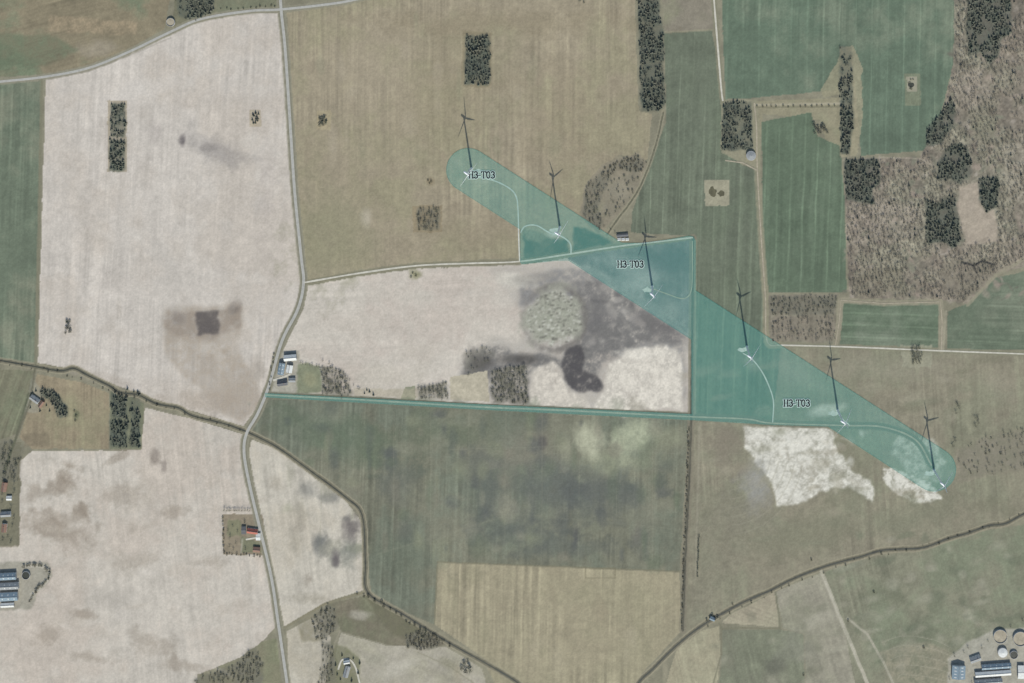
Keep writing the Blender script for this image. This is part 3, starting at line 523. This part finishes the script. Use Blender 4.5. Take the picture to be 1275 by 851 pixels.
for i,(x,y) in enumerate(TUR):
    t=empty('wind_turbine',P(x,y,0)); tag(t,tl[i],'wind turbine','row of six white wind turbines')
    link('tower',ME_tower,t); link('door',ME_door,t)
    yaw=math.radians(54+5*math.sin(i*2.1))
    Y0=Matrix.Translation((0,0,H))@Matrix.Rotation(yaw,4,'Z')
    o=link('nacelle',ME_nac,t); o.matrix_local=Y0
    o=link('weather_mast',ME_vane,t); o.matrix_local=Y0
    o=link('hub',ME_hub,t); o.matrix_local=Y0@Matrix.Translation((0,-3.2,0))
    for k in range(3):
        o=link('blade',ME_blade,t); o.matrix_local=Y0@Matrix.Translation((0,-4.3,0))@Matrix.Rotation(math.radians(roll[i]+120*k),4,'Y')
# ------------------------------------------------------------ trees
def tri_tube(p,q,r0,r1):
    p=Vector(p);q=Vector(q); d=(q-p).normalized(); a=d.orthogonal().normalized(); b=d.cross(a); V=[]
    for c,r in ((p,r0),(q,r1)):
        for i in range(3): t=i/3*6.2832; V.append(c+a*r*math.cos(t)+b*r*math.sin(t))
    F=[]
    for i in range(3): j=(i+1)%3; F+=[(i,j,3+j),(i,3+j,3+i)]
    return V,F
class TB:
    def __init__(s): s.V=[];s.F=[]
    def add(s,V,F):
        n=len(s.V); s.V+=[tuple(v) for v in V]; s.F+=[tuple(i+n for i in f) for f in F]
def proto(kind,seed):
    r=random.Random(seed); tr=TB(); cr=TB()
    if kind=='conifer':
        h=7.0; tr.add(*tri_tube((0,0,0),(0,0,h*.9),.3,.08))
        for L in range(4):
            z0=h*(.12+.2*L); R0=2.9*(1-.2*L); z1=z0+h*.26; n=7; V=[(r.uniform(-.3,.3),r.uniform(-.3,.3),min(z1,h))]
            for i in range(2*n):
                a=i/(2*n)*6.2832+L; rr=R0*(1.0 if i%2 else .5)*r.uniform(.6,1.3); V.append((rr*math.cos(a),rr*math.sin(a),z0+r.uniform(-.4,.4)))
            cr.add(V,[(0,1+i,1+(i+1)%(2*n)) for i in range(2*n)])
    elif kind=='bare':
        h=6.4; tr.add(*tri_tube((0,0,0),(r.uniform(-.4,.4),r.uniform(-.4,.4),h*.6),.28,.14))
        tips=[]
        for i in range(8):
            a=i/8*6.2832+r.uniform(-.3,.3); e=r.uniform(.3,1.1); l=r.uniform(2.0,3.4); z=r.uniform(1.8,3.8)
            q=(l*math.cos(a)*math.cos(e),l*math.sin(a)*math.cos(e),z+l*math.sin(e)); tips.append(q); tr.add(*tri_tube((0,0,z),q,.12,.04))
        for i in range(66):
            t=r.choice(tips); c=Vector(t)*r.uniform(.5,1.08); c=c+Vector((r.gauss(0,.9),r.gauss(0,.9),r.gauss(0,.6))); c.z=max(c.z,.8); d=Vector((r.gauss(0,1),r.gauss(0,1),r.gauss(.4,.5))).normalized()*r.uniform(.7,1.4)
            w=d.orthogonal().normalized()*r.uniform(.1,.28); w.rotate(Matrix.Rotation(r.uniform(0,6.28),3,d)); cr.add([c-w,c+w,c+d],[(0,1,2)])
    else:
        h=4; tr.add(*tri_tube((0,0,0),(0,0,h*.5),.22,.12)); 
        for i in range(4):
            a=i*1.57+r.random(); tr.add(*tri_tube((0,0,1),(1.2*math.cos(a),1.2*math.sin(a),2.6),.12,.05))
        for i in range(85):
            a=r.uniform(0,6.28); e=math.asin(r.uniform(-.3,1)); k=r.uniform(.55,1.05)*(1+.25*math.sin(3*a+seed)); c=Vector((2.3*k*math.cos(a)*math.cos(e),2.3*k*math.sin(a)*math.cos(e),2.0+1.6*k*math.sin(e)))
            u=Vector((r.gauss(0,1),r.gauss(0,1),r.gauss(0,1))).normalized(); v=u.orthogonal().normalized(); s=r.uniform(.35,.7); cr.add([c-u*s,c+v*s,c+u*s],[(0,1,2)])
    return tr,cr
PR={}
for kd,n in (('conifer',4),('bare',4),('shrub',3)):
    PR[kd]=[proto(kd,10*i+len(kd)) for i in range(n)]
NPR={kd:[tuple((np.array(q.V,np.float32),np.array(q.F,np.int32)) for q in pr) for pr in v] for kd,v in PR.items()}
def wood(name,kinds,pts,label,cat,cm,smin=.7,smax=1.2):
    """a wood that reads as one mass"""
    Vs=[];Fs=[];Ms=[];off=0
    for (x,y) in pts:
        kind=random.choice(kinds); pr=random.choice(NPR[kind]); s=random.uniform(smin,smax); a=random.uniform(0,6.28); ca,sa=math.cos(a)*s,math.sin(a)*s
        b=P(x,y); zs=s*random.uniform(.8,1.2)
        for mi,(v,f) in enumerate(pr):
            w=np.empty_like(v); w[:,0]=v[:,0]*ca-v[:,1]*sa+b[0]; w[:,1]=v[:,0]*sa+v[:,1]*ca+b[1]; w[:,2]=v[:,2]*zs
            Vs.append(w);Fs.append(f+off); off+=len(v); Ms.append(np.full(len(f),mi))
    if not Vs: return
    me=arrmesh(name,np.concatenate(Vs),np.concatenate(Fs),[M_trunk,cm],np.concatenate(Ms))
    tag(link(name,me),label,cat,None,'stuff')
def inpoly(x,y,poly):
    c=False;n=len(poly);j=n-1
    for i in range(n):
        xi,yi=poly[i];xj,yj=poly[j]
        if (yi>y)!=(yj>y) and x<(xj-xi)*(y-yi)/(yj-yi)+xi: c=not c
        j=i
    return c
def scat(poly,sp,keep=1.0,excl=(),gap=0.0,jit=.5,rag=0.0):
    xs_=[p[0] for p in poly];ys_=[p[1] for p in poly]; o=[]; y=min(ys_)-rag; row=0
    while y<max(ys_)+rag:
        x=min(xs_)-rag+(sp/2 if row%2 else 0); row+=1
        while x<max(xs_)+rag:
            a=x+random.uniform(-jit,jit)*sp; b=y+random.uniform(-jit,jit)*sp
            i=int((a-xs[0])/ST); j=int((b-ys[0])/ST)
            if 0<=i<nx and 0<=j<ny:
                if inpoly(a+rag*float(WX[j,i])*1.6,b+rag*float(WY[j,i])*1.6,poly) and random.random()<keep and not any(inpoly(a,b,e) for e in excl):
                    if NM[j,i]+.5*NS[j,i]>-.5+gap: o.append((a,b))
            x+=sp
        y+=sp
    return o
for p,l in con: wood('conifer_wood',['conifer','conifer','conifer','bare','shrub'],scat(p,2.7,.9,gap=.28,rag=2.0),l,'wood',M_con,.4,1.05)
EX=[p for p,l in con[11:]]+[[(1195,232),(1220,226),(1240,262),(1243,300),(1205,305),(1192,262)]]
FOR=[(1189,-35),(1310,-35),(1310,318),(1275,322),(1240,338),(1203,376),(1172,372),(1058,370),(1055,300),(1052,200),(1145,198),(1174,150),(1189,80)]
wood('bare_forest',['bare'],scat(FOR,3.6,.88,EX,.40),'brown leafless forest filling the top right corner','forest',M_bare,.45,1.05)
wood('forest_undergrowth',['shrub','conifer'],scat(FOR,7.5,.3,EX,.42),'scattered dark evergreens among the leafless forest','undergrowth',M_con,.4,.95)
BM=[M_bare,M_bare2,M_bush]
for p,l,mk,sp,kp in bar: wood('leafless_wood' if mk<2 else 'scrub_thicket',['bare','bare','bare','shrub'] if mk<2 else ['shrub','bare'],scat(p,sp,kp,gap=.2,rag=1.5),l,'wood' if mk<2 else 'scrub',BM[mk],.5,1.05)
# individual trees and shrubs
IND={}
def ptrs(kd,cm,k):
    key=(kd,cm.name,k)
    if key not in IND:
        tr,cr=PR[kd][k]; IND[key]=(pymesh('trunk',tr.V,tr.F,M_trunk),pymesh('crown',cr.V,cr.F,cm))
    return IND[key]
NM_={'conifer':'conifer_tree','bare':'bare_tree','shrub':'shrub'}
def plant(pts,kd,cm,label,group,smin=.6,smax=1.1):
    for x,y in pts:
        a,b=ptrs(kd,cm,random.randrange(len(PR[kd]))); t=empty(NM_[kd],P(x,y),random.uniform(0,6.28)); s=random.uniform(smin,smax); t.scale=(s,s,s*random.uniform(.85,1.15))
        tag(t,label,'shrub' if kd=='shrub' else 'tree',group if len(pts)>1 else None); link('trunk',a,t); link('crown',b,t)
def along(pts,sp,jit):
    o=[];acc=0
    for (x1,y1),(x2,y2) in zip(pts[:-1],pts[1:]):
        l=math.hypot(x2-x1,y2-y1)
        while acc<l: t=acc/l; o.append((x1+(x2-x1)*t+random.uniform(-jit,jit),y1+(y2-y1)*t+random.uniform(-jit,jit))); acc+=sp*random.uniform(.7,1.4)
        acc-=l
    return o
plant(scat(rect(314,140,323,156),3.0),'conifer',M_con,'dark tree in the little clump in the pale field','clump in the pale field near the road',.6,.9)
plant(scat(rect(398,143,408,158),3.0),'shrub',M_con,'dark shrub in the little clump right of the main road','clump in the tan field near the road',.9,1.4)
plant(scat(rect(81,399,89,415),3.0),'shrub',M_con,'dark shrub in the small clump low in the pale left field','small clump low in the pale field',.9,1.3)
plant([(533,225),(537,226),(535,229)],'shrub',M_bush,'small shrub in the tan field below the first turbine','shrubs in the tan field',.6,1)
plant(scat(rect(1013,154,1030,167),3.6,.85),'shrub',M_con,'dark shrub in the clump above the green rectangle','clump above the green rectangular field',1,1.5)
plant(scat(rect(1130,97,1141,113),4.0,.7),'shrub',M_bush,'shrub around the tiny pond in the green field','shrubs round the tiny pond',.6,1.0)
plant(scat(rect(1135,432,1148,455),3.4,.95),'bare',M_bare2,'leafless tree in the small clump below the eastern lane','clump below the eastern lane',.8,1.2)
plant([(1191,502),(1194,508),(1190,514),(1192,505),(1214,520),(1218,526),(1214,530),(1217,521),(1186,555),(1189,548)],'bare',M_bare2,'leafless tree in the brown field right of the last turbine','field trees right of the last turbine',.9,1.3)
plant([(578,826),(584,829),(580,835),(575,832),(582,823),(586,834)],'shrub',M_con,'dark shrub in the bottom clump right of the stream','clump by the bottom stream',1.2,1.9)
plant([(887,766),(890,770),(893,768),(884,769),(880,772)],'shrub',M_con,'dark shrub beside the bend of the eastern stream','shrubs at the stream bend',.9,1.4)
plant([(514,340),(518,343),(512,345)],'shrub',M_bush,'shrub on the grassy spot below the gravel track','shrubs below the gravel track',.6,1.)
plant(along([(857,532),(855,620),(851,700),(848,785)],3.6,.9),'shrub',M_bush,'low shrub in the hedge along the central field boundary','hedge on the long field boundary',.5,.95)
plant(along([(870,668),(868,718)],2.8,.5),'shrub',M_con,'dark shrub in the short hedge right of the boundary','short hedge right of the boundary',.6,.9)
plant(along([(280,635),(312,635)],3.0,.4),'bare',M_bare2,'slim leafless tree in the row above the red farmstead','tree row above the red farmstead',.8,1.1)
plant(along([(278,645),(279,690),(328,692)],4.2,.8),'shrub',M_bush,'garden shrub around the red roofed farmstead','garden hedge of the red farmstead',.6,1.)
plant([(290,655),(296,662),(287,668),(294,676),(305,650),(286,680),(306,684),(284,660),(291,684)],'bare',M_bare2,'leafless garden tree beside the red farmstead','garden trees of the red farmstead',.7,1.0)
plant(along([(30,704),(50,702),(62,712),(60,722),(48,732),(36,752)],3.4,1.2),'shrub',M_bush,'shrub in the curved belt round the left barns','curved belt round the left barns',.8,1.4)
plant(along([(445,738),(470,748),(500,768),(560,803)],7,2.0),'shrub',M_bush,'shrub on the bank of the southern stream','shrubs on the southern stream bank',.7,1.3)
plant(along([(0,452),(75,464),(150,489),(240,518),(300,536)],11,2.2),'shrub',M_bush,'shrub on the bank of the western stream','shrubs on the western stream bank',.4,.9)
plant(along([(1270,643),(1180,673),(1070,696),(960,738),(880,780)],13,2.0),'shrub',M_bush,'shrub on the bank of the eastern stream','shrubs on the eastern stream bank',.4,.9)
plant(along([(404,450),(430,468),(450,488)],4,2),'bare',M_bare2,'leafless tree right of the farm garden','trees right of the farm garden',.6,1.)
plant(along([(374,452),(398,456),(404,486)],3.6,1),'bare',M_bare2,'leafless tree round the green garden of the roadside farm','trees round the farm garden',.6,.9)
plant([(454,490),(460,488),(465,492),(457,486)],'conifer',M_con,'conifer near the teal strip right of the farm','conifers near the teal strip',.6,.9)
plant(along([(342,440),(338,460),(335,485)],5,1),'shrub',M_bush,'shrub between the farm and the main road','shrubs between farm and road',.5,.9)
plant([(4,562),(10,580),(18,612),(14,632),(16,655),(10,668),(3,625),(20,575),(15,596),(6,590),(18,602),(4,672),(14,675),(18,645),(3,615)],'bare',M_bare2,'leafless tree among the red houses on the left edge','trees among the left edge houses',.8,1.2)
plant([(45,487),(52,497),(58,505),(62,512),(38,508),(41,490),(50,512)],'conifer',M_con,'conifer around the left farmhouse','conifers at the left farmhouse',.5,.9)
plant([(93,512),(95,518),(94,524)],'shrub',M_bush,'shrub in the middle of the brown paddock','shrubs in the paddock',.8,1.2)
plant([(1056,773),(1088,737),(1010,697),(1150,806),(1000,840),(912,752)],'shrub',M_bush,'lone shrub in the lower right fields','lone shrubs in the lower right',.6,1.0)
plant([(1185,830),(1182,845),(1205,806),(1230,798),(1258,780),(1273,772),(1258,830),(1210,850),(1188,816),(1222,806),(1200,812)],'bare',M_bare2,'leafless tree beside the large corner farm','trees at the corner farm',.6,1.0)
plant([(426,816),(440,820),(446,838),(418,828),(424,846),(438,848),(448,826),(420,840)],'conifer',M_con,'conifer around the house at the bottom edge','conifers at the bottom house',.6,.9)
plant([(722,1),(727,3)],'shrub',M_con,'dark shrub at the top edge of the tan field','shrubs at the top edge',.8,1.1)
plant([(766,290),(760,286),(752,282)],'bare',M_bare2,'leafless tree left of the small huts by the track','trees left of the small huts',.6,.9)
plant(along([(942,133),(1044,132)],7,.8),'shrub',M_bush,'shrub in the hedge between square wood and tree belt','hedge below the large green field',.6,1.0)
plant(along([(275,12),(345,8)],7,1.5),'shrub',M_bush,'shrub above the road at the top edge','shrubs above the top road',.5,.9)
# ------------------------------------------------------------ buildings
def box(x0,x1,y0,y1,z0,z1):
    return [(x0,y0,z0),(x1,y0,z0),(x1,y1,z0),(x0,y1,z0),(x0,y0,z1),(x1,y0,z1),(x1,y1,z1),(x0,y1,z1)],[(0,3,2,1),(4,5,6,7),(0,1,5,4),(1,2,6,5),(2,3,7,6),(3,0,4,7)]
def building(name,label,cat,cx,cy,L,W,rot,rm,wm,h=3,rh=2.4,chim=False,sky=0,win=3,group=None):
    L*=S/2;W*=S/2; t=empty(name,P(cx,cy),math.radians(rot)); tag(t,label,cat,group)
    V=[(-L,-W,0),(L,-W,0),(L,W,0),(-L,W,0),(-L,-W,h),(L,-W,h),(L,W,h),(-L,W,h),(-L,0,h+rh),(L,0,h+rh)]
    link('wall',pymesh('wall',V,[(0,1,5,4),(2,3,7,6),(1,2,6,9,5),(3,0,4,8,7)],wm),t)
    o=.5;e=rh*o/W; V=[];F=[]
    for s in (-1,1):
        b=len(V); V+=[(-L-o,s*(W+o),h-e+.05),(L+o,s*(W+o),h-e+.05),(L+o,0,h+rh+.05),(-L-o,0,h+rh+.05),(-L-o,s*(W+o),h-e+.3),(L+o,s*(W+o),h-e+.3),(L+o,0,h+rh+.3),(-L-o,0,h+rh+.3)]
        F+=[tuple(b+i for i in f) for f in ((0,1,2,3),(4,5,6,7),(0,1,5,4),(1,2,6,5),(3,0,4,7))]
    rf=link('roof',pymesh('roof',V,F,rm),t)
    link('ridge',pymesh('ridge',*box(-L-o-.05,L+o+.05,-.3,.3,h+rh+.2,h+rh+.42),R_dark if rm is not R_dark else R_grey),rf)
    if chim: link('chimney',pymesh('chimney',*box(L*.4-.5,L*.4+.5,-.5,.5,h+rh-.3,h+rh+1.4),W_brick),rf)
    for k in range(sky):
        x=-L+2*L*(k+.5)/sky
        for s in (-1,1):
            z=lambda yy:h+rh-rh*abs(yy)/W+.36
            a,b=s*W*.35,s*W*.7; link('skylight',pymesh('skylight',[(x-.7,a,z(a)),(x+.7,a,z(a)),(x+.7,b,z(b)),(x-.7,b,z(b))],[(0,1,2,3)],R_white),rf)
    for s in (-1,1):
        for k in range(win):
            x=-L+2*L*(k+.5)/win
            if s==-1 and k==win//2: link('door',pymesh('door',*box(x-.7,x+.7,s*W-.05,s*W+.03,.05,2.2),M_dark),t)
            else: link('window',pymesh('window',*box(x-.7,x+.7,s*W-.05,s*W+.05,1.0,2.2),M_glass),t)
def tank(name,label,cx,cy,r,h,cover,fill):
    t=empty(name,P(cx,cy)); tag(t,label,'tank'); r*=S; n=28
    V=[];F=[]
    for (rr,z) in ((r,0),(r,h),(r-.35,h),(r-.35,h*.7)):
        for i in range(n): a=i/n*6.2832; V.append((rr*math.cos(a),rr*math.sin(a),z))
    for k in range(3):
        for i in range(n): j=(i+1)%n; F.append((k*n+i,k*n+j,(k+1)*n+j,(k+1)*n+i))
    link('tank_wall',pymesh('tank_wall',V,F,W_grey),t)
    V=[(0,0,h*(1.5 if cover else .65))]+[((r-.36)*math.cos(i/n*6.2832),(r-.36)*math.sin(i/n*6.2832),h*(1.0 if cover else .65)) for i in range(n)]
    link('cover' if cover else 'slurry',pymesh('top',V,[(0,1+i,1+(i+1)%n) for i in range(n)],fill),t)
    link('ladder',pymesh('ladder',*box(r,r+.3,-.4,.4,0,h+.8),R_grey),t)
bd=building
bd('farm_barn','long white roofed barn at the top of the roadside farm','barn',362,445,15,7,5,R_white,W_grey,5,2.5,sky=0,win=5)
bd('farm_barn','grey roofed barn nearest the main road at the roadside farm','barn',351,459,14,7,80,R_blue,W_grey,4.5,2.5,sky=3,win=4)
bd('farm_barn','white barn in the middle of the roadside farm','barn',361,459,9,7,80,R_white,W_grey,4,2)
bd('farm_house','small dark roofed farmhouse of the roadside farm','house',352,477,12,6,8,R_dark,W_white,3,2.6,chim=True)
bd('farm_shed','pale shed at the lower right of the roadside farm','shed',364,473,8,5,0,R_grey,W_grey,3,1.5)
bd('farm_house','red tiled house of the farmstead by the road','house',315,661,13,6,-8,R_red,W_white,3.2,2.8,chim=True)
bd('farm_shed','white roofed shed right of the red tiled house','shed',322,668,5,8,0,R_white,W_white,3,1.2,win=2)
bd('farm_shed','small red shed below the red tiled house','shed',320,684,8,6,-5,R_brown,W_brick,3,2)
bd('farm_shed','low grey shed left of the red tiled house','shed',304,660,5,9,0,R_dark,W_grey,3,1.5,win=2)
bd('farm_barn','upper pale blue roofed barn on the left edge','barn',9,717,24,8,3,R_blue,W_grey,5,3,sky=4,win=5)
bd('farm_barn','middle grey roofed barn on the left edge','barn',11,729,26,8,3,R_grey,W_grey,5,3,sky=4,win=5)
bd('farm_barn','lower dark blue roofed barn on the left edge','barn',12,742,22,10,3,R_blue,W_grey,5,3,sky=3,win=5)
bd('farm_shed','long white shed at the bottom of the left edge farm','shed',10,753,16,5,3,R_white,W_grey,3,1.5)
tank('slurry_tank','round slurry tank right of the left edge barns',33,716,5,3.5,False,M_water)
bd('farm_house','grey roofed farmhouse among trees left of the paddock','house',44,497,12,6,-35,R_grey,W_white,3,2.6,chim=True)
bd('farm_shed','small brown shed right of the left farmhouse','shed',52,503,8,4,55,R_brown,W_brick,3,2)
bd('village_house','upper red brown roofed house on the left edge','house',6,606,11,6,80,R_brown,W_brick,3,2.6,chim=True)
bd('village_house','middle grey roofed house on the left edge','house',8,640,12,6,4,R_grey,W_white,3,2.6,chim=True)
bd('village_house','lower brown roofed house on the left edge','house',6,657,10,6,85,R_brown,W_white,3,2.6,chim=True)
bd('village_shed','small pale shed between the left edge houses','shed',12,620,6,5,0,R_white,W_white,2.6,1.4,win=2)
bd('farm_barn','wide pale blue barn at the left of the corner farm','barn',1193,836,16,16,88,R_blue,W_grey,5,3,sky=4,win=5)
bd('farm_barn','long low white barn in the middle of the corner farm','barn',1236,838,44,6,4,R_white,W_grey,4,2,sky=5,win=8)
bd('farm_barn','dark blue roofed barn above the long white barn','barn',1240,829,36,6,4,R_blue,W_grey,4,2.4,sky=5,win=7)
bd('farm_barn','grey barn along the bottom edge of the corner farm','barn',1230,848,34,6,4,R_grey,W_grey,4,2.4,sky=4,win=7)
bd('farm_house','grey roofed house above the corner farm barns','house',1214,820,13,7,20,R_grey,W_white,3,2.6,chim=True)
bd('farm_barn','small pale barn at the right edge of the corner farm','barn',1271,836,8,16,0,R_white,W_grey,4,2.2,win=2)
tank('slurry_tank','large round tank at the top left of the corner farm',1245,792,8.5,4,False,M_dirt)
tank('slurry_tank','large round tank cut by the right edge of the photo',1270,795,9,4,False,M_dirt)
tank('covered_tank','white covered tank below the top left round tank',1248,812,6,4,True,R_white)
tank('slurry_tank','small round tank between the corner farm tanks',1262,815,5,3,False,M_water)
tank('slurry_tank','round tank beside the curved road in the top left',213,28,5.2,4,False,M_dirt)
tank('covered_tank','round tank beside the dark square wood',935,194,6,4,True,R_grey)
bd('farm_house','grey roofed house inside the curved drive at the bottom','house',432,836,13,6,75,R_grey,W_white,3,2.6,chim=True)
bd('farm_shed','small white shed above the bottom house','shed',432,824,7,4,10,R_white,W_white,3,1.5)
bd('site_hut','long dark roofed hut on the track above the teal zone','hut',775,293,14,3.5,5,R_dark,W_white,2.6,.8)
for q,(x,w) in enumerate([(771,'left'),(776,'middle'),(781,'right')]): bd('site_cabin','small white flat cabin, %s of three below the dark hut'%w,'cabin',x,298,3.6,2.6,5,R_white,W_white,2.5,.4,win=1)
bd('garden_shed','small dark blue shed beside the eastern stream bend','shed',887,770,6,4,-25,R_blue,W_grey,2.8,1.5)
# ------------------------------------------------------------ camera, light, sky
h=2700.0; cxp,cyp=(800,0)
cx_,cy_,_=P(cxp,cyp)
cam=bpy.data.cameras.new('camera'); co=bpy.data.objects.new('camera',cam); COL.objects.link(co); co.location=(cx_,cy_,h); co.rotation_euler=(0,0,0)
cam.sensor_width=36; wv=1275*S; cam.lens=36*h/wv; cam.shift_x=(0-cx_)/wv; cam.shift_y=(0-cy_)/wv; cam.clip_start=10; cam.clip_end=30000
bpy.context.scene.camera=co
el=math.radians(38.5); sv=Vector((0.15,-1,0)).normalized()*math.cos(el)+Vector((0,0,math.sin(el)))
sl_=bpy.data.lights.new('sun','SUN'); sl_.energy=4.3; sl_.angle=math.radians(.5); sl_.color=(1,.96,.90); so=bpy.data.objects.new('sun',sl_); COL.objects.link(so); so.rotation_euler=(-sv).to_track_quat('-Z','Y').to_euler()
w=bpy.data.worlds.new('World'); bpy.context.scene.world=w; w.use_nodes=True; N=w.node_tree.nodes; sk=N.new('ShaderNodeTexSky'); sk.sky_type='NISHITA'; sk.sun_disc=False; sk.sun_elevation=el; sk.sun_rotation=math.atan2(sv.x,sv.y)
w.node_tree.links.new(sk.outputs[0],N['Background'].inputs['Color']); N['Background'].inputs['Strength'].default_value=.15
sc=bpy.context.scene; sc.view_settings.view_transform='Standard'; sc.view_settings.look='None'; sc.view_settings.exposure=0
